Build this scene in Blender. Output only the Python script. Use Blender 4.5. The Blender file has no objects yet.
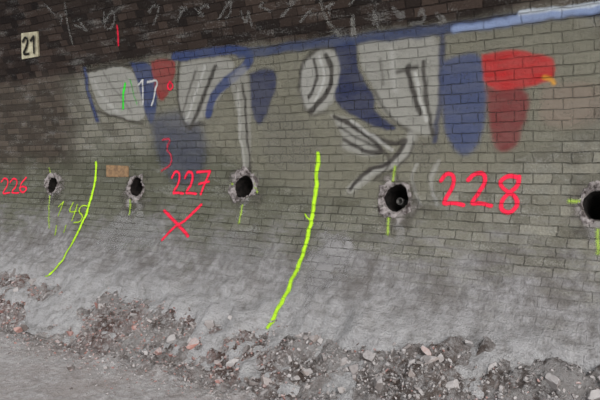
import bpy, bmesh, math, random
import numpy as np
from mathutils import Matrix, Vector, Euler
random.seed(4); rng=np.random.default_rng(7)
sc=bpy.context.scene
sc.view_settings.view_transform='Standard'

# ------------------------------------------------------------ camera
C=Vector((0,-4.18,1.5)); F=600.0
E=Euler((math.radians(90-3.53),0,math.radians(33.3)))
cam=bpy.data.cameras.new('camera'); cam.sensor_width=36; cam.lens=36
co=bpy.data.objects.new('camera',cam); co.location=C; co.rotation_euler=E
sc.collection.objects.link(co); sc.camera=co
R=E.to_matrix()

# ------------------------------------------------------------ helpers
def vnoise(x,y,seed=0):
    x=np.asarray(x,float); y=np.asarray(y,float)
    xi=np.floor(x); yi=np.floor(y); fx=x-xi; fy=y-yi
    fx=fx*fx*(3-2*fx); fy=fy*fy*(3-2*fy)
    def h(a,b):
        s=np.sin(a*127.1+b*311.7+seed*74.7)*43758.5453
        return (s-np.floor(s))*2-1
    return (h(xi,yi)*(1-fx)+h(xi+1,yi)*fx)*(1-fy)+(h(xi,yi+1)*(1-fx)+h(xi+1,yi+1)*fx)*fy
def fbm(x,y,o=4,seed=0):
    s=0;a=1;t=0
    for i in range(o):
        s=s+a*vnoise(x*2**i,y*2**i,seed+i); t+=a; a*=.5
    return s/t
def sst(a,b,x):
    t=np.clip((x-a)/(b-a),0,1); return t*t*(3-2*t)
def lin(c):
    return tuple(((v/255)/12.92 if v/255<.04045 else ((v/255+.055)/1.055)**2.4) for v in c)

# ------------------------------------------------------------ tunnel wall profile
ZS=1.5; RU=3.5; A=1.1
_d=np.linspace(0,1.62,400); _s=.5*(_d*np.sqrt(1+(_d/A)**2)+A*np.arcsinh(_d/A))
def prof_n(z):
    return (ZS-z)**2/(2*A) if z<ZS else RU-math.sqrt(max(0,RU*RU-(z-ZS)**2))
def z2v(z):
    return -float(np.interp(ZS-z,_d,_s)) if z<ZS else RU*math.asin(min(1,(z-ZS)/RU))
def surf(u,v,off=0.0):
    u=np.asarray(u,float); v=np.asarray(v,float)
    d=np.interp(-v,_s,_d); up=v>0; ph=np.clip(v,0,None)/RU
    n=np.where(up,RU*(1-np.cos(ph)),d*d/(2*A)); z=np.where(up,ZS+RU*np.sin(ph),ZS-d)
    q=np.sqrt(1+(d/A)**2)
    ny=np.where(up,-np.cos(ph),-1/q); nz=np.where(up,-np.sin(ph),(d/A)/q)
    low=sst(-.80+.15*vnoise(u*1.3,u*0,17),-1.3,v)
    o=off+.012*vnoise(u*1.1,v*1.3,3)+.004*vnoise(u*4,v*4,5)+low*(.03+.036*vnoise(u*3.2,v*5,11)+.030*vnoise(u*7,v*8,12)+.022*np.abs(vnoise(u*14,v*14,13)))
    return np.stack([u,-n+ny*o,z+nz*o],-1)
def wall_at(px,py):
    """surveyed position of a mark -> (u along wall, v up the wall)"""
    dr=R@Vector(((px-300)/F,(200-py)/F,-1))
    a,b=0.5,25
    for _ in range(50):
        m=(a+b)/2; p=C+dr*m
        if p.y < -prof_n(p.z): a=m
        else: b=m
    p=C+dr*a
    return (p.x,z2v(p.z))
def W(pts): return np.array([wall_at(*p) for p in pts])

def mesh_from(name,co_,faces,mats=(),smooth=True):
    me=bpy.data.meshes.new(name); me.from_pydata(np.asarray(co_).tolist(),[],faces)
    for m in mats: me.materials.append(m)
    if smooth: me.polygons.foreach_set('use_smooth',[True]*len(me.polygons))
    ob=bpy.data.objects.new(name,me); sc.collection.objects.link(ob); return ob
def set_uv(me,uv):
    l=me.uv_layers.new(name='UVMap'); idx=np.zeros(len(me.loops),int); me.loops.foreach_get('vertex_index',idx)
    l.data.foreach_set('uv',uv[idx].astype(np.float32).ravel())
def set_attr(me,name,val):
    if val.ndim==1:
        a=me.attributes.new(name,'FLOAT','POINT'); a.data.foreach_set('value',val.astype(np.float32))
    else:
        a=me.attributes.new(name,'FLOAT_COLOR','POINT')
        a.data.foreach_set('color',np.concatenate([val,np.ones((len(val),1))],1).astype(np.float32).ravel())
def gridfaces(nu,nv,keep=None):
    i,j=np.meshgrid(np.arange(nu-1),np.arange(nv-1),indexing='ij')
    a=i*nv+j; f=np.stack([a,a+nv,a+nv+1,a+1],-1).reshape(-1,4)
    if keep is not None: f=f[keep.reshape(-1)]
    return f
def compact(P,f,*arrs):
    used=np.unique(f); mp=-np.ones(len(P),int); mp[used]=np.arange(len(used))
    return P[used],mp[f],[a[used] for a in arrs]

# ------------------------------------------------------------ materials
class N:
    def __init__(s,name):
        s.m=bpy.data.materials.new(name); s.m.use_nodes=True; s.t=s.m.node_tree; s.t.nodes.clear()
        s.out=s.n('ShaderNodeOutputMaterial')
    def n(s,t,**k):
        x=s.t.nodes.new(t)
        for a,b in k.items(): setattr(x,a,b)
        return x
    def put(s,sock,v):
        if isinstance(v,bpy.types.NodeSocket): s.t.links.new(v,sock)
        else:
            if isinstance(v,tuple) and len(v)==3 and sock.type=='RGBA': v=v+(1,)
            sock.default_value=v
    def math(s,op,a,b=0.0,c=None,clamp=False):
        x=s.n('ShaderNodeMath',operation=op,use_clamp=clamp); s.put(x.inputs[0],a); s.put(x.inputs[1],b)
        if c is not None: s.put(x.inputs[2],c)
        return x.outputs[0]
    def mix(s,f,a,b,bt='MIX'):
        x=s.n('ShaderNodeMix',data_type='RGBA',blend_type=bt); s.put(x.inputs[0],f); s.put(x.inputs[6],a); s.put(x.inputs[7],b); return x.outputs[2]
    def ss(s,x,a,b,lo=0.,hi=1.):
        m=s.n('ShaderNodeMapRange',interpolation_type='SMOOTHSTEP'); s.put(m.inputs[0],x)
        if a>b: a,b,lo,hi=b,a,hi,lo
        for i,v in zip((1,2,3,4),(a,b,lo,hi)): m.inputs[i].default_value=v
        return m.outputs[0]
    def noise(s,vec,scale,detail=4,rough=.6):
        x=s.n('ShaderNodeTexNoise'); s.put(x.inputs['Vector'],vec); x.inputs['Scale'].default_value=scale
        x.inputs['Detail'].default_value=detail; x.inputs['Roughness'].default_value=rough; return x.outputs[0]
    def scalevec(s,v,sx,sy,sz=1):
        x=s.n('ShaderNodeVectorMath',operation='MULTIPLY'); s.put(x.inputs[0],v); x.inputs[1].default_value=(sx,sy,sz); return x.outputs[0]
    def bsdf(s,col,rough=.9,normal=None,metal=0,spec=.15):
        b=s.n('ShaderNodeBsdfPrincipled'); s.put(b.inputs['Base Color'],col); s.put(b.inputs['Roughness'],rough)
        b.inputs['Metallic'].default_value=metal; b.inputs['Specular IOR Level'].default_value=spec
        if normal is not None: s.put(b.inputs['Normal'],normal)
        return b.outputs[0]
    def bump(s,h,dist,st=1.0):
        b=s.n('ShaderNodeBump'); s.put(b.inputs['Height'],h); s.put(b.inputs['Distance'],dist); s.put(b.inputs['Strength'],st); return b.outputs[0]
    def fin(s,sh): s.t.links.new(sh,s.out.inputs[0]); return s.m

def brick_base(k):
    uv=k.n('ShaderNodeUVMap',uv_map='UVMap').outputs[0]
    sp=k.n('ShaderNodeSeparateXYZ'); k.put(sp.inputs[0],uv); u,v=sp.outputs[0],sp.outputs[1]
    nz=k.n('ShaderNodeTexNoise'); k.put(nz.inputs['Vector'],uv); nz.inputs['Scale'].default_value=7; nz.inputs['Detail'].default_value=5; nz.inputs['Roughness'].default_value=.65
    sb=k.n('ShaderNodeVectorMath',operation='SUBTRACT'); k.put(sb.inputs[0],nz.outputs['Color']); sb.inputs[1].default_value=(.5,.5,.5)
    ma=k.n('ShaderNodeVectorMath',operation='MULTIPLY_ADD'); k.put(ma.inputs[0],sb.outputs[0]); ma.inputs[1].default_value=(.045,.028,0); k.put(ma.inputs[2],uv)
    bt=k.n('ShaderNodeTexBrick',offset=.5,squash=.5,squash_frequency=2); k.put(bt.inputs['Vector'],ma.outputs[0])
    bt.inputs['Scale'].default_value=1; bt.inputs['Brick Width'].default_value=.24; bt.inputs['Row Height'].default_value=.069
    bt.inputs['Mortar Size'].default_value=.0055; bt.inputs['Mortar Smooth'].default_value=.7; bt.inputs['Bias'].default_value=0
    bt.inputs['Color1'].default_value=(0,0,0,1); bt.inputs['Color2'].default_value=(1,1,1,1); bt.inputs['Mortar'].default_value=(.5,.5,.5,1)
    n1=k.noise(uv,1.3,5); n2=k.noise(uv,14,5,.65); n3=k.noise(uv,70,4,.7); n4=k.noise(uv,3.7,5,.65)
    n5=k.noise(k.scalevec(uv,.45,1.6),6,6,.7)
    vn=k.math('MULTIPLY_ADD',n1,.9,k.math('ADD',v,-.45))
    dv=k.math('MULTIPLY_ADD',n5,1.3,k.math('MULTIPLY_ADD',n2,.6,k.math('MULTIPLY_ADD',n4,.4,vn)))
    dust=k.ss(dv,.74,.16)
    fade=k.ss(k.math('MULTIPLY_ADD',n4,.5,k.math('MULTIPLY',n2,.5)),.38,.6,.2,1.)
    mo=k.math('MULTIPLY',bt.outputs['Fac'],fade)
    h=k.math('MULTIPLY',k.math('SUBTRACT',1,mo),k.math('MULTIPLY_ADD',dust,-.6,1))
    h=k.math('ADD',h,k.math('MULTIPLY',n2,k.math('MULTIPLY_ADD',dust,1.5,1.0))); h=k.math('ADD',h,k.math('MULTIPLY',n3,k.math('MULTIPLY_ADD',dust,1.4,.7)))
    h=k.math('ADD',h,k.math('MULTIPLY',k.math('MULTIPLY',bt.outputs['Color'],.35),k.math('SUBTRACT',1,dust)))
    nrm=k.bump(h,.013)
    return dict(uv=uv,u=u,v=v,br=bt.outputs['Color'],mo=mo,n1=n1,n2=n2,n3=n3,n4=n4,n5=n5,dust=dust,vn=vn,nrm=nrm)

def mat_wall():
    k=N('brick_masonry_sooty_dusty'); b=brick_base(k)
    rnd=b['br']
    c=k.mix(rnd,lin((104,100,88)),lin((142,137,123)))
    c=k.mix(k.ss(b['n2'],.4,.7),c,lin((128,125,114)))
    c=k.mix(k.ss(b['n4'],.48,.68,0,.55),c,lin((92,87,76)))
    g=k.math('MULTIPLY',k.ss(b['vn'],.3,.0),k.ss(b['u'],-.4,-4.0))
    c=k.mix(k.math('MULTIPLY',g,.68),c,lin((82,83,67)))
    side=k.math('MULTIPLY',k.ss(k.math('MULTIPLY_ADD',b['n1'],.8,b['u']),-4.9,-5.6),k.ss(b['vn'],-.3,.2))
    c=k.mix(k.math('MULTIPLY',side,.85),c,k.mix(rnd,lin((52,43,37)),lin((82,69,60))))
    soot=k.ss(k.math('MULTIPLY_ADD',b['n1'],.35,b['v']),1.05,1.2)
    c=k.mix(k.math('MULTIPLY',soot,.97),c,k.mix(rnd,lin((32,26,24)),lin((70,57,50))))
    c=k.mix(k.math('MULTIPLY',b['mo'],k.math('MULTIPLY_ADD',b['dust'],-.4,.58)),c,k.mix(soot,lin((64,61,54)),lin((18,16,15))))
    # streaky settled dust
    st=k.noise(k.scalevec(b['uv'],1.8,.4),5,6,.7)
    dc=k.mix(k.ss(b['n2'],.32,.66),lin((132,128,126)),lin((182,178,177)))
    dc=k.mix(k.ss(b['n4'],.44,.62,0,.65),dc,lin((118,111,106)))
    dc=k.mix(k.ss(st,.48,.64,0,.5),dc,lin((112,106,102)))
    dc=k.mix(k.ss(b['n3'],.5,.72,0,.6),dc,lin((92,85,80)))
    dc=k.mix(k.math('MULTIPLY',b['mo'],.35),dc,lin((96,90,86)))
    pale=k.ss(k.math('MULTIPLY_ADD',b['n4'],.4,b['v']),-.7,-1.15,0,.75); dc=k.mix(k.math('MULTIPLY',pale,k.ss(b['n2'],.3,.55,.4,1)),dc,lin((188,185,184)))
    c=k.mix(k.math('MULTIPLY',b['dust'],.9),c,dc)
    c=k.mix(k.ss(k.math('MULTIPLY_ADD',b['n5'],.6,k.math('MULTIPLY',b['n3'],.4)),.52,.64,0,.36),c,lin((164,161,155)))
    top_dark=k.ss(b['v'],1.2,2.4,0,.5); c=k.mix(top_dark,c,lin((26,22,20)))  # colour darkens smoothly towards the top of the wall
    c=k.mix(k.ss(b['n3'],.25,.8,.5,.0),c,k.mix(.6,c,(0,0,0)))
    return k.fin(k.bsdf(c,.95,b['nrm'],spec=.08))
def mat_paint(name,wear=.35,lo=.3,dusty=.0):
    k=N(name); b=brick_base(k)
    ca=k.n('ShaderNodeAttribute',attribute_name='pcol').outputs['Color']
    al=k.n('ShaderNodeAttribute',attribute_name='palpha').outputs['Fac']
    w=k.ss(k.math('MULTIPLY_ADD',b['n2'],.6,k.math('MULTIPLY',b['n3'],.4)),lo,lo+.25,1-wear,1)
    al=k.math('MULTIPLY',al,w)
    al=k.math('MULTIPLY',al,k.math('MULTIPLY_ADD',b['mo'],-wear*1.1,1),clamp=True)
    ca=k.mix(k.math('MULTIPLY',b['n2'],.3),ca,k.mix(.5,ca,(0,0,0)))
    ca=k.mix(k.math('MULTIPLY',k.math('SUBTRACT',1,b['br']),wear*.5),ca,k.mix(.4,ca,(.02,.02,.02)))
    if dusty: ca=k.mix(k.math('MULTIPLY',k.ss(b['n5'],.35,.65,.1,1),dusty),ca,lin((128,124,114)))
    s=k.bsdf(ca,.85,b['nrm'],spec=.08)
    tr=k.n('ShaderNodeBsdfTransparent').outputs[0]; mx=k.n('ShaderNodeMixShader')
    k.put(mx.inputs[0],al); k.put(mx.inputs[1],tr); k.put(mx.inputs[2],s)
    return k.fin(mx.outputs[0])
def mat_simple(name,c1,c2,scale=20,rough=.9,metal=0,bd=.004,attr=False):
    k=N(name); tc=k.n('ShaderNodeTexCoord').outputs['Object']
    n=k.noise(tc,scale,6,.65); n2=k.noise(tc,scale*5,4,.7)
    c=k.mix(k.ss(n,.35,.65),lin(c1),lin(c2))
    if attr:
        a=k.n('ShaderNodeAttribute',attribute_name='pcol').outputs['Color']
        c=k.mix(k.ss(n,.25,.8),a,k.mix(.5,a,lin(c2)))
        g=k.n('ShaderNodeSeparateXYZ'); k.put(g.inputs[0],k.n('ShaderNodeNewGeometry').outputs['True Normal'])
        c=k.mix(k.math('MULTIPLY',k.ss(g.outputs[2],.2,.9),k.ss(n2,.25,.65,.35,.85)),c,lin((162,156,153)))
    nr=k.bump(k.math('ADD',n,k.math('MULTIPLY',n2,.5)),bd)
    return k.fin(k.bsdf(c,rough,nr,metal))
M_wall=mat_wall(); M_mural=mat_paint('faded_graffiti_paint',.28,dusty=.2); M_spray=mat_paint('fresh_marking_spray',.2,lo=.25); M_chalk=mat_paint('chalk',.5)
M_collar=mat_simple('patch_mortar',(66,57,54),(172,162,158),22,.95,bd=.03)
M_in=mat_simple('hole_interior',(14,12,11),(36,31,28),20)  # near-black colour paints in the shade deep inside the bore
M_stone=mat_simple('rubble_stone',(120,112,108),(150,142,138),9,attr=True,bd=.01)
M_metal=mat_simple('steel_pipe',(60,58,56),(100,96,92),30,.5,.8)

# ------------------------------------------------------------ holes
HP=[(52,185),(136,187),(244,187),(396,198),(598,205)]
HR=[.080,.086,.090,.092,.082]
HC=[wall_at(*p) for p in HP]

# ------------------------------------------------------------ wall
us=np.arange(-13,3.2,.02); vs=np.arange(-1.98,5.5,.02)
U,V=np.meshgrid(us,vs,indexing='ij'); P=surf(U,V).reshape(-1,3)
cu=(us[:-1]+.01)[:,None]; cv=(vs[:-1]+.01)[None,:]; keep=np.ones((len(us)-1,len(vs)-1),bool)
for (hu,hv),r in zip(HC,HR): keep&=((cu-hu)**2+(cv-hv)**2)>(r+.02)**2
f=gridfaces(len(us),len(vs),keep)
uv=np.stack([U.ravel(),V.ravel()],-1)
P,f,(uv,)=compact(P,f,uv)
wall=mesh_from('wall_back',P,f.tolist(),[M_wall]); set_uv(wall.data,uv)

def collar(i):
    (hu,hv),r=HC[i],HR[i]; n=90; a=np.linspace(0,2*math.pi,n,endpoint=False)
    ca,sa=np.cos(a),np.sin(a)
    ir=1+.05+.14*fbm(ca*2.2+i*9,sa*2.2,4,i)
    orr=1+.5*fbm(ca*1.9+i*5,sa*1.9,5,i+20)
    ro=r*1.6
    rings=[(ro*orr,-.010),(ro*orr*.95,.004),((ro*.75+r*.25)*(orr*.7+.3),.008),((ro*.45+r*.55)*(orr*.3+.7),.004),(r*1.12*ir,.004),(r*1.03*ir,-.012),(r*.98*(ir*.5+.5),-.035),(r*.97,-.12),(r*.95,-.45)]
    vs_=[]
    c0=surf(hu,hv,0); vv=.01; t=surf(hu,hv+vv,0)-surf(hu,hv-vv,0); t/=np.linalg.norm(t); nn=np.cross(t,[-1,0,0]); nn/=np.linalg.norm(nn)
    if nn[1]>0: nn=-nn
    for kk,(rr,off) in enumerate(rings):
        rr=np.broadcast_to(rr,(n,)); du=rr*ca; dv=rr*sa
        jit=.012*fbm(ca*7+kk*3.3,sa*7,3,i)*(0 if kk==0 else 1)
        if kk<7: vs_.append(surf(hu+du,hv+dv,off+jit))
        else: vs_.append(c0+du[:,None]*np.array([1,0,0])+dv[:,None]*t+nn*off)
    vs_=np.concatenate(vs_); fs=[];mi=[]
    for kk in range(len(rings)-1):
        for j in range(n):
            j2=(j+1)%n; fs.append([kk*n+j,kk*n+j2,(kk+1)*n+j2,(kk+1)*n+j]); mi.append(0 if kk<5 else 1)
    fs.append([(len(rings)-1)*n+j for j in range(n)]); mi.append(1)
    nv0=len(vs_)
    if i in (3,):
        ex=[];L=[(.03,-.3),(.03,-.06),(.022,-.055),(.02,-.3)]
        m=20; b=np.linspace(0,2*math.pi,m,endpoint=False)
        for rr,off in L: ex.append(c0+(rr*np.cos(b)+.01)[:,None]*np.array([1,0,0])+(rr*np.sin(b)-.015)[:,None]*t+nn*off)
        for kk in range(3):
            for j in range(m):
                j2=(j+1)%m; fs.append([nv0+kk*m+j,nv0+kk*m+j2,nv0+(kk+1)*m+j2,nv0+(kk+1)*m+j]); mi.append(2)
        vs_=np.concatenate([vs_]+ex)
    ob=mesh_from('drilled_hole',vs_,fs,[M_collar,M_in,M_metal]); ob.data.polygons.foreach_set('material_index',mi)
    return ob
for i in range(5): collar(i)

# ------------------------------------------------------------ paint on wall
def seg_dist(X,Y,p):
    D=np.full(X.shape,9.)
    for (x0,y0),(x1,y1) in zip(p[:-1],p[1:]):
        dx,dy=x1-x0,y1-y0; L=dx*dx+dy*dy+1e-12; t=np.clip(((X-x0)*dx+(Y-y0)*dy)/L,0,1)
        D=np.minimum(D,np.hypot(X-x0-t*dx,Y-y0-t*dy))
    return D
def inside(X,Y,p):
    r=np.zeros(X.shape,bool); n=len(p)
    for i in range(n):
        x0,y0=p[i];x1,y1=p[(i+1)%n]
        if y0==y1: continue
        c=((y0>Y)!=(y1>Y))&(X<(x1-x0)*(Y-y0)/(y1-y0)+x0); r^=c
    return r
def smooth_line(p,it=2):
    p=np.array(p,float)
    for _ in range(it):
        if len(p)<3: break
        q=[p[0]]
        for a,b in zip(p[:-1],p[1:]): q+= [a*.75+b*.25,a*.25+b*.75]
        q.append(p[-1]); p=np.array(q)
    return p
def S(pts,col,w=.014,a=1,soft=.012,sm=True): return ('s',pts,col,w,a,soft,sm)
def G(pts,col,a=.8,soft=.04): return ('g',pts,col,0,a,soft,True)
def paint(name,layers,mat,step=.007,off=.003,warp=.012,parent=None):
    L=[]
    for l in layers:
        p=W(l[1]); 
        if l[0]=='s': p=smooth_line(p) if l[6] else p
        else: p=smooth_line(np.vstack([p,p[:1]]),2)
        L.append((l[0],p)+l[2:])
    m=max([x[3]+x[5] for x in L])+.03
    allp=np.vstack([x[1] for x in L]); lo=allp.min(0)-m; hi=allp.max(0)+m
    uu=np.arange(lo[0],hi[0],step); vv=np.arange(lo[1],hi[1],step)
    X,Y=np.meshgrid(uu,vv,indexing='ij')
    Xw=X+warp*fbm(X*9,Y*9,3,1); Yw=Y+warp*fbm(X*9,Y*9,3,8)
    col=np.zeros(X.shape+(3,)); al=np.zeros(X.shape)
    for kind,p,c,w,a,soft,_ in L:
        d=seg_dist(Xw,Yw,p)
        if kind=='g': d=np.where(inside(Xw,Yw,p),-d,d)
        else: d=d-w
        m_=a*(1-sst(-soft/2,soft/2,d)); na=m_+al*(1-m_)
        cc=np.array(lin(c)); k_=np.where(na>1e-4,m_/np.maximum(na,1e-4),0)[...,None]
        col=col*(1-k_)+cc*k_; al=na
    ka=al>.01; kf=ka[:-1,:-1]|ka[1:,:-1]|ka[:-1,1:]|ka[1:,1:]
    for (hu,hv),r in zip(HC,HR):
        kf&=((X[:-1,:-1]-hu)**2+(Y[:-1,:-1]-hv)**2)>(r*1.3)**2
    f=gridfaces(len(uu),len(vv),kf)
    P=surf(X,Y,off).reshape(-1,3); uv=np.stack([X.ravel(),Y.ravel()],-1)
    P,f,(uv,c_,a_)=compact(P,f,uv,col.reshape(-1,3),al.ravel())
    ob=mesh_from(name,P,f.tolist(),[mat]); set_uv(ob.data,uv); set_attr(ob.data,'pcol',c_); set_attr(ob.data,'palpha',a_)
    if parent: ob.parent=parent
    return ob

KH=(142,137,119); SV=(168,165,157); SH=(192,189,181); BL=(50,64,106); DB=(42,48,78); DK=(48,42,40); GR=(78,73,68)
mural=[
 G([(84,70),(180,56),(300,44),(460,26),(602,6),(606,120),(520,160),(430,195),(330,200),(240,170),(200,130),(95,118)],KH,.55,.16),
 G([(262,110),(300,112),(320,150),(300,176),(262,168)],(104,100,92),.35,.12), G([(410,140),(440,134),(440,160),(420,176)],(104,100,92),.35,.1),
 G([(88,74),(108,67),(131,67),(140,86),(146,104),(144,122),(124,118),(100,112)],SV,.75,.03),
 S([(94,80),(104,100),(118,112)],SH,.02,.5,.05), S([(104,72),(116,92),(132,112)],GR,.012,.45,.03),
 S([(86,70),(88,90),(98,120)],BL,.026,.85,.04), S([(88,71),(110,65),(132,65)],DK,.013,.65,.03), S([(98,112),(122,118),(142,124)],DK,.012,.6,.03),
 G([(130,62),(152,62),(158,90),(154,126),(146,120),(142,96)],BL,.88,.04),
 G([(151,61),(178,58),(172,86),(162,104),(154,90)],(142,48,48),.9),
 G([(150,118),(178,108),(206,124),(204,180),(176,188),(158,160)],(76,80,98),.62,.14),
 G([(182,62),(240,54),(226,90),(204,120),(188,126),(176,104)],SV,.68,.05),
 S([(180,60),(176,98),(184,128),(204,124)],DK,.014,.75,.03),
 S([(216,66),(206,92),(191,128)],DK,.02,.9,.03), S([(196,72),(188,95),(180,118)],GR,.012,.75,.03), S([(206,66),(197,92),(186,120)],SH,.013,.7,.03),
 S([(174,57),(215,51),(246,49),(252,60),(240,72),(224,84),(213,98),(208,114)],BL,.04,.94,.03),
 G([(250,74),(262,67),(276,70),(277,88),(268,112),(259,128),(250,108)],DB,.93,.04),
 G([(230,78),(246,60),(249,80),(252,130),(250,172),(242,170),(239,120)],SV,.45,.05),
 S([(243,84),(247,130),(251,180)],DK,.013,.85,.02), S([(238,90),(240,130),(244,172)],SH,.012,.5,.03),
 S([(262,52),(272,54),(284,50)],DK,.012,.5,.03),
 G([(303,62),(322,48),(342,52),(344,82),(330,108),(308,116),(298,88)],SV,.82,.05),
 S([(327,56),(333,74),(327,94),(311,112)],DK,.022,.92,.02), S([(314,60),(318,76),(309,98)],DK,.014,.88,.02), S([(320,58),(325,76),(316,100)],SH,.012,.8,.02), S([(299,88),(302,60),(324,46),(344,50)],DK,.015,.75,.03), S([(298,88),(308,117),(326,112)],GR,.012,.65,.03),
 G([(334,43),(358,40),(356,62),(364,82),(377,98),(374,112),(402,130),(380,130),(345,112),(332,96),(343,74)],DB,.96,.035),
 G([(358,44),(402,36),(442,34),(440,90),(434,138),(408,130),(380,110),(376,90),(364,74)],SV,.64,.05),
 S([(358,42),(400,35),(443,31)],DK,.016,.75,.03), S([(442,36),(441,90),(434,140)],DB,.02,.8,.03), S([(376,92),(390,118),(412,132)],DK,.013,.65,.03),
 S([(409,66),(413,88),(421,112)],DK,.02,.92,.02), S([(424,62),(426,90),(432,134)],DK,.014,.88,.02), S([(398,72),(418,66)],DK,.014,.75,.02), S([(380,60),(384,84)],GR,.012,.55,.03), S([(417,72),(420,92),(427,120)],SH,.013,.8,.02), S([(392,50),(396,90)],SH,.02,.4,.05),
 G([(330,116),(352,118),(388,150),(372,158),(340,150),(346,138)],SV,.68,.05),
 S([(412,136),(402,160),(378,168),(352,190)],SV,.034,.72,.05),
 S([(334,118),(356,126),(389,154),(362,151),(346,141)],DK,.017,.92,.02),
 S([(348,124),(394,147),(409,136),(392,163),(368,168),(352,190)],DK,.017,.92,.02),
 S([(340,128),(366,142),(396,158),(374,182)],DK,.012,.7,.02), S([(352,122),(392,150)],SH,.012,.7,.02), S([(414,142),(408,160),(390,172)],DK,.011,.65,.02),
 G([(442,62),(460,54),(484,52),(487,96),(480,148),(462,158),(446,140),(440,96)],(60,72,110),.84,.05),
 G([(486,88),(534,84),(522,130),(514,150),(496,152),(488,120)],(118,46,48),.9,.05),
 G([(483,54),(508,49),(534,51),(552,60),(557,76),(540,84),(486,94)],(180,38,40),.97,.03),
 G([(545,84),(604,80),(604,125),(534,128)],(148,124,112),.4,.1),
 S([(545,77),(553,78),(554,82)],(214,150,50),.015,.85,.02),
 S([(240,54),(330,42),(460,27),(604,8)],(54,66,100),.036,.8,.04),
 S([(455,29),(530,18),(604,7)],(142,158,192),.024,.88,.03), S([(520,14),(604,2)],(205,210,215),.014,.85,.02),
 S([(418,165),(411,180),(420,204)],(168,165,158),.013,.6,.03), S([(440,160),(429,180),(436,206)],(168,165,158),.013,.6,.03),
]
paint('graffiti_mural',mural,M_mural,step=.01,off=.002,warp=.018)

RED=(255,46,76); YL=(196,246,50); GN=(60,230,60)
paint('spray_painted_number',[
 S([(441,181),(446,173),(454,175),(454,186),(447,198),(443,205),(452,203),(464,205)],RED,.014),
 S([(469,180),(475,173),(484,173),(486,181),(479,193),(471,204),(480,203),(491,206)],RED,.014),
 S([(519,178),(508,175),(499,182),(504,190),(516,196),(518,206),(510,214),(501,210),(501,201),(509,193),(518,186),(519,177)],RED,.014)],M_spray,step=.005,off=.005,warp=.006)
paint('spray_painted_number',[
 S([(173,178),(176,171),(181,173),(180,183),(173,194),(178,193),(184,194)],RED,.012),
 S([(186,178),(189,171),(194,173),(193,183),(186,194),(191,193),(197,194)],RED,.012),
 S([(198,172),(211,171),(207,181),(202,194)],RED,.012,sm=False),S([(200,184),(210,182)],RED,.011)],M_spray,step=.006,off=.005,warp=.006)
paint('spray_painted_number',[
 S([(2,182),(5,178),(9,180),(8,186),(2,194),(10,193)],RED,.011),S([(11,182),(14,178),(18,180),(17,186),(11,193),(19,193)],RED,.011),
 S([(27,178),(21,184),(20,191),(24,193),(28,189),(24,186),(20,188)],RED,.011)],M_spray,step=.006,off=.005,warp=.006)
paint('spray_painted_cross',[S([(165,211),(176,222),(189,237)],RED,.015),S([(202,205),(186,221),(175,227),(163,240)],RED,.015)],M_spray,step=.006,off=.005,warp=.006)
paint('spray_painted_digit',[S([(118,26),(118.5,46)],RED,.010,.65)],M_spray,step=.007,off=.005)
paint('spray_painted_digit',[S([(164,140),(171,138),(167,150),(173,155),(171,166),(162,171)],(215,60,80),.010,.6)],M_spray,step=.007,off=.005)
paint('spray_painted_digit',[S([(170,81),(174,86),(170,91),(167,86),(170,81)],RED,.01,.9)],M_spray,step=.006,off=.005)
paint('chalk_number',[S([(138,86),(143,80),(143,104)],(220,217,212),.010,.85,sm=False),S([(148,82),(158,79),(155,92),(152,106)],(220,217,212),.010,.85)],M_chalk,step=.006,off=.005)
paint('spray_painted_tick',[S([(125,83),(123,96),(124,109)],GN,.012,.9),S([(130,80),(134,94),(137,104)],GN,.006,.6)],M_spray,step=.006,off=.005)
paint('spray_painted_line',[S([(318,154),(318,172),(316,196),(311,226),(304,252),(295,279),(283,304),(268,328)],YL,.017,.95,.022),S([(305,215),(312,222)],YL,.008,.8)],M_spray,step=.007,off=.008,warp=.018)
paint('spray_painted_line',[S([(96,163),(95,180),(91,201),(84,222),(73,245),(61,264),(50,278)],YL,.015,.95,.018)],M_spray,step=.007,off=.008,warp=.015)
YD=(180,216,56)
paint('spray_painted_label',[
 S([(64,202),(59,216)],YD,.008,.9),S([(59,207),(64,202)],YD,.008,.9),
 S([(74,203),(69,213),(77,212)],YD,.008,.9),S([(78,205),(73,221)],YD,.008,.9),
 S([(88,206),(82,206),(79,212),(84,216),(81,223),(75,223)],YD,.008,.9),
 S([(67,226),(65,233)],YD,.008,.8),S([(57,226),(56,236)],YD,.008,.8)],M_spray,step=.006,off=.005,warp=.006)
for pts in ([(50,196),(49,212),(50,228)],[(131,200),(130,214)],[(243,206),(240,224)],[(255,184),(258,192)],[(396,166),(394,182)],[(389,219),(388,234)],[(569,201),(581,202)],[(598,230),(597,254)],[(50,168),(52,176)],[(232,184),(236,184)]):
    paint('spray_painted_tick',[S(pts,(178,206,84),.009,.7,.022)],M_spray,step=.006,off=.006)
for i,(hx,hy) in enumerate(HP):
    s=[.5,.7,.8,1.1,1.3][i]
    paint('drilling_slurry_stain',[S([(hx,hy),(hx+1,hy+10*s)],(80,73,68),.16,.45,.12),S([(hx,hy),(hx+1,hy+4*s)],(170,161,156),.11,.6,.08),S([(hx,hy+14*s),(hx-3*s,hy+40*s)],(170,166,162),.03,.4,.07)],M_chalk,step=.01,off=.0035,warp=.14)
paint('dust_splash',[G([(322,240),(352,238),(350,262),(338,280),(320,300),(300,296),(308,262)],(176,172,170),.65,.14),G([(120,216),(150,214),(170,240),(120,250),(96,236)],(170,167,164),.45,.16),G([(205,232),(260,236),(280,262),(200,262)],(162,159,155),.35,.16)],M_chalk,step=.012,off=.003,warp=.16)
ch=[]
for x0 in (46,62,78,104,150,176,196,218,240,262,284,304,326,350,372,392,414,436):
    y0=16+random.uniform(-6,6)-(x0-50)*.018
    n=random.randint(3,5); p=[(x0+random.uniform(-4,14),y0+random.uniform(-11,13)) for _ in range(n)]
    ch.append(S(p,(146,142,136),.008,.55,.02))
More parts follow.
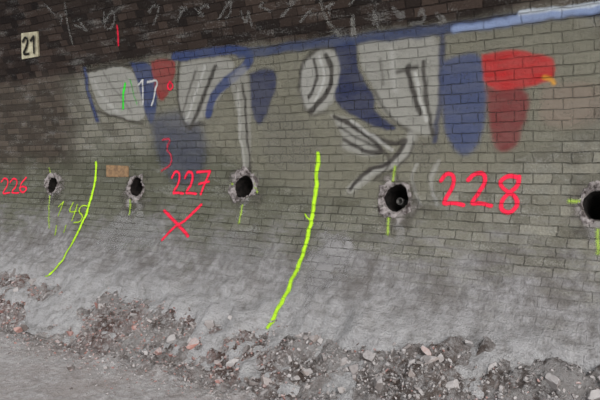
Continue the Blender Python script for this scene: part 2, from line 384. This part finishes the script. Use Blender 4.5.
ch+=[S([(66,2),(68,22),(74,44)],(150,146,138),.01,.5,.02),S([(322,0),(326,20),(340,36)],(150,146,138),.012,.5,.03),S([(352,36),(352,10),(356,36)],(160,156,148),.01,.6,.02)]
paint('chalk_scribbles',ch,M_chalk,step=.01,off=.004)

# ------------------------------------------------------------ number plate "21"
def slab(name,corners,th,mat,back=-.004):
    c=W(corners)
    mid=c.mean(0)
    base=surf(*mid,0); 
    t=surf(mid[0],mid[1]+.02,0)-surf(mid[0],mid[1]-.02,0); t/=np.linalg.norm(t); nn=np.array([0,-t[2],t[1]]); 
    q=[base+(k_[0]-mid[0])*np.array([1,0,0])+(k_[1]-mid[1])*t for k_ in c]
    bm=bmesh.new(); A_=[bm.verts.new(p+nn*back) for p in q]; B_=[bm.verts.new(p+nn*th) for p in q]
    bm.faces.new(A_[::-1]); bm.faces.new(B_)
    for i in range(4): bm.faces.new([A_[i],A_[(i+1)%4],B_[(i+1)%4],B_[i]])
    bmesh.ops.recalc_face_normals(bm,faces=bm.faces); bmesh.ops.bevel(bm,geom=bm.edges[:],offset=.004,segments=2,affect='EDGES')
    me=bpy.data.meshes.new(name); bm.to_mesh(me); bm.free(); me.materials.append(mat)
    ob=bpy.data.objects.new(name,me); sc.collection.objects.link(ob); return ob
M_plate=mat_simple('enamel_plate_aged',(196,188,158),(160,150,124),18,.6)
pl=slab('number_plate',[(22.5,33),(39,31),(40,56),(23.5,59)],.022,M_plate,back=-.012)
paint('digits',[S([(25.5,41),(28,36),(31,39),(29,47),(25.5,54),(31.5,53)],(30,28,26),.014),S([(33.5,40),(36.5,35.5),(36.8,52)],(30,28,26),.014,sm=False)],M_spray,step=.006,off=.034,warp=0,parent=pl)
M_tan=mat_simple('bare_new_brick',(146,116,84),(112,90,70),25)
slab('replacement_brick',[(107,165),(129,166),(129,177),(107,177)],.012,M_tan,back=-.012)

# ------------------------------------------------------------ ground + debris heap
def ground_h(x,n):
    H=.325+.05*sst(-2.6,-.6,x)+.03*sst(-5,-6.5,x)+.045*vnoise(x*1.7,x*0,31)
    edge=1.20+.10*vnoise(x*1.3,x*0+4,32)
    base=H*(1-sst(.58,edge,n))
    k=1-sst(edge-.05,edge+.25,n)
    z=base+k*(.06*fbm(x*4,n*5,3,40)+.06*fbm(x*13,n*13,3,44)+.025*np.abs(fbm(x*34,n*34,2,47)))+.012*fbm(x*2,n*2,3,50)+.008*fbm(x*14,n*14,3,52)
    return z
ux=np.arange(-13,3.2,.0165); nn_=np.concatenate([np.arange(.42,1.5,.0165),np.arange(1.5,2.5,.03),np.arange(2.5,7,.1)])
X,Y=np.meshgrid(ux,nn_,indexing='ij'); Z=ground_h(X,Y)
k=N('dusty_ground'); tc=k.n('ShaderNodeTexCoord').outputs['Object']
n1=k.noise(tc,2.2,6); n2=k.noise(tc,22,6,.7); n3=k.noise(tc,110,4,.75); n4=k.noise(tc,6,5,.65)
hp=k.n('ShaderNodeAttribute',attribute_name='heap').outputs['Fac']
rd=k.n('ShaderNodeAttribute',attribute_name='redness').outputs['Fac']
c=k.mix(k.ss(n2,.3,.7),lin((146,140,136)),lin((184,179,177)))
c=k.mix(k.ss(n1,.42,.62,0,.5),c,lin((150,139,133)))
c=k.mix(k.ss(n4,.52,.66,0,.4),c,lin((118,108,102)))
hc=k.mix(k.ss(n1,.4,.6),lin((114,102,95)),lin((158,152,148)))
hc=k.mix(k.math('MULTIPLY',rd,k.ss(n4,.35,.6,.2,.85)),hc,lin((124,86,77)))
hc=k.mix(k.ss(n4,.48,.6,0,.8),hc,lin((76,64,58))); hc=k.mix(k.ss(n2,.44,.62,0,.85),hc,lin((174,169,166)))  # dark pockets: shadow between the rubble painted into the heap colour
c=k.mix(k.math('MULTIPLY',hp,k.ss(n4,.3,.55,.6,1)),c,hc); c=k.mix(k.ss(n3,.5,.75,0,.5),c,lin((76,68,63)))
nb=k.bump(k.math('ADD',k.math('MULTIPLY',n2,.9),k.math('MULTIPLY',n3,.8)),k.math('MULTIPLY_ADD',hp,.04,.02))
M_gr=k.fin(k.bsdf(c,.95,nb))
gr=mesh_from('ground',np.stack([X,-Y,Z],-1).reshape(-1,3),gridfaces(len(ux),len(nn_))[:,::-1].tolist(),[M_gr])
heap=(1-sst(1.05,1.4,Y+.12*fbm(X*3,Y*3,3,60)))*(sst(.48,.66,Y+.1*fbm(X*3,Y*3,3,61)))
set_attr(gr.data,'heap',heap.ravel())
def redf(x): return sst(-7.2,-5.6,x)*(1-sst(-3.0,-1.9,x))
set_attr(gr.data,'redness',(redf(X)*sst(-.3,.3,fbm(X*2.5,Y*3,3,70))).ravel())

def ico(sub):
    bm=bmesh.new(); bmesh.ops.create_icosphere(bm,subdivisions=sub,radius=1); v=np.array([x.co[:] for x in bm.verts]); f=np.array([[q.index for q in p.verts] for p in bm.faces]); bm.free(); return v,f
RP=[(136,84,73),(118,78,68),(148,102,90)]
def stones(name,count,sub,smin,smax,nmu,nsd,palette,xr=(-10.5,1.5),pw=3.2):
    v,f=ico(sub); VV=[];FF=[];CC=[];off=0
    for i in range(count):
        x=rng.uniform(*xr); n=rng.normal(nmu,nsd)
        if not .6<n<2.4: n=rng.uniform(.65,1.2)
        s=smin*(smax/smin)**(rng.random()**pw)
        w=v.copy()
        B=np.array(Euler(rng.uniform(0,6,3)).to_matrix())
        for a_ in range(9):
            d=B[a_%3]*(1 if a_<3 else -1) if a_<6 else rng.normal(size=3)
            d=d+rng.normal(size=3)*.22; d/=np.linalg.norm(d); h=rng.uniform(.32,.7); q=w@d; w-=np.outer(np.clip(q-h,0,None),d)
        w*=rng.uniform([1.1,.8,.6],[1.9,1.3,1.1])
        e=Euler((rng.normal()*.6,rng.normal()*.6,rng.uniform(0,6.28))); w=(w@np.array(e.to_matrix()).T)*s
        z=float(ground_h(np.array(x),np.array(n)))
        if n<1.0: z=max(z,1.5-math.sqrt(2.2*n))
        w+=np.array([x,-n,z+s*.05]); VV.append(w);FF.append(f+off);off+=len(v)
        p_=RP if rng.random()<.06+.25*float(redf(x)) else palette
        c=np.array(lin(p_[rng.integers(len(p_))]))*rng.uniform(.7,1.1); CC.append(np.tile(c,(len(v),1)))
    ob=mesh_from(name,np.concatenate(VV),np.concatenate(FF).tolist(),[M_stone],smooth=False); set_attr(ob.data,'pcol',np.concatenate(CC)); return ob
pal=[(126,119,115),(142,136,132),(108,96,89),(90,82,78),(150,145,142),(78,68,63),(132,126,122)]
stones('rubble_pile',1700,3,.011,.060,.90,.19,pal,pw=4)
stones('rubble_gravel',17000,2,.004,.016,.92,.27,pal,pw=1.6)

# ------------------------------------------------------------ light
w=bpy.data.worlds.new('world'); sc.world=w; w.use_nodes=True; bg=w.node_tree.nodes['Background']
bg.inputs[0].default_value=(.93,.98,1.04,1); bg.inputs[1].default_value=1.45
s=bpy.data.lights.new('daylight','SUN'); s.energy=3.9; s.angle=math.radians(40); s.color=(.99,.99,1)
so=bpy.data.objects.new('daylight',s); so.rotation_euler=Vector((-.85,.7,-.6)).to_track_quat('-Z','Y').to_euler(); so.location=(4,-6,6); sc.collection.objects.link(so)
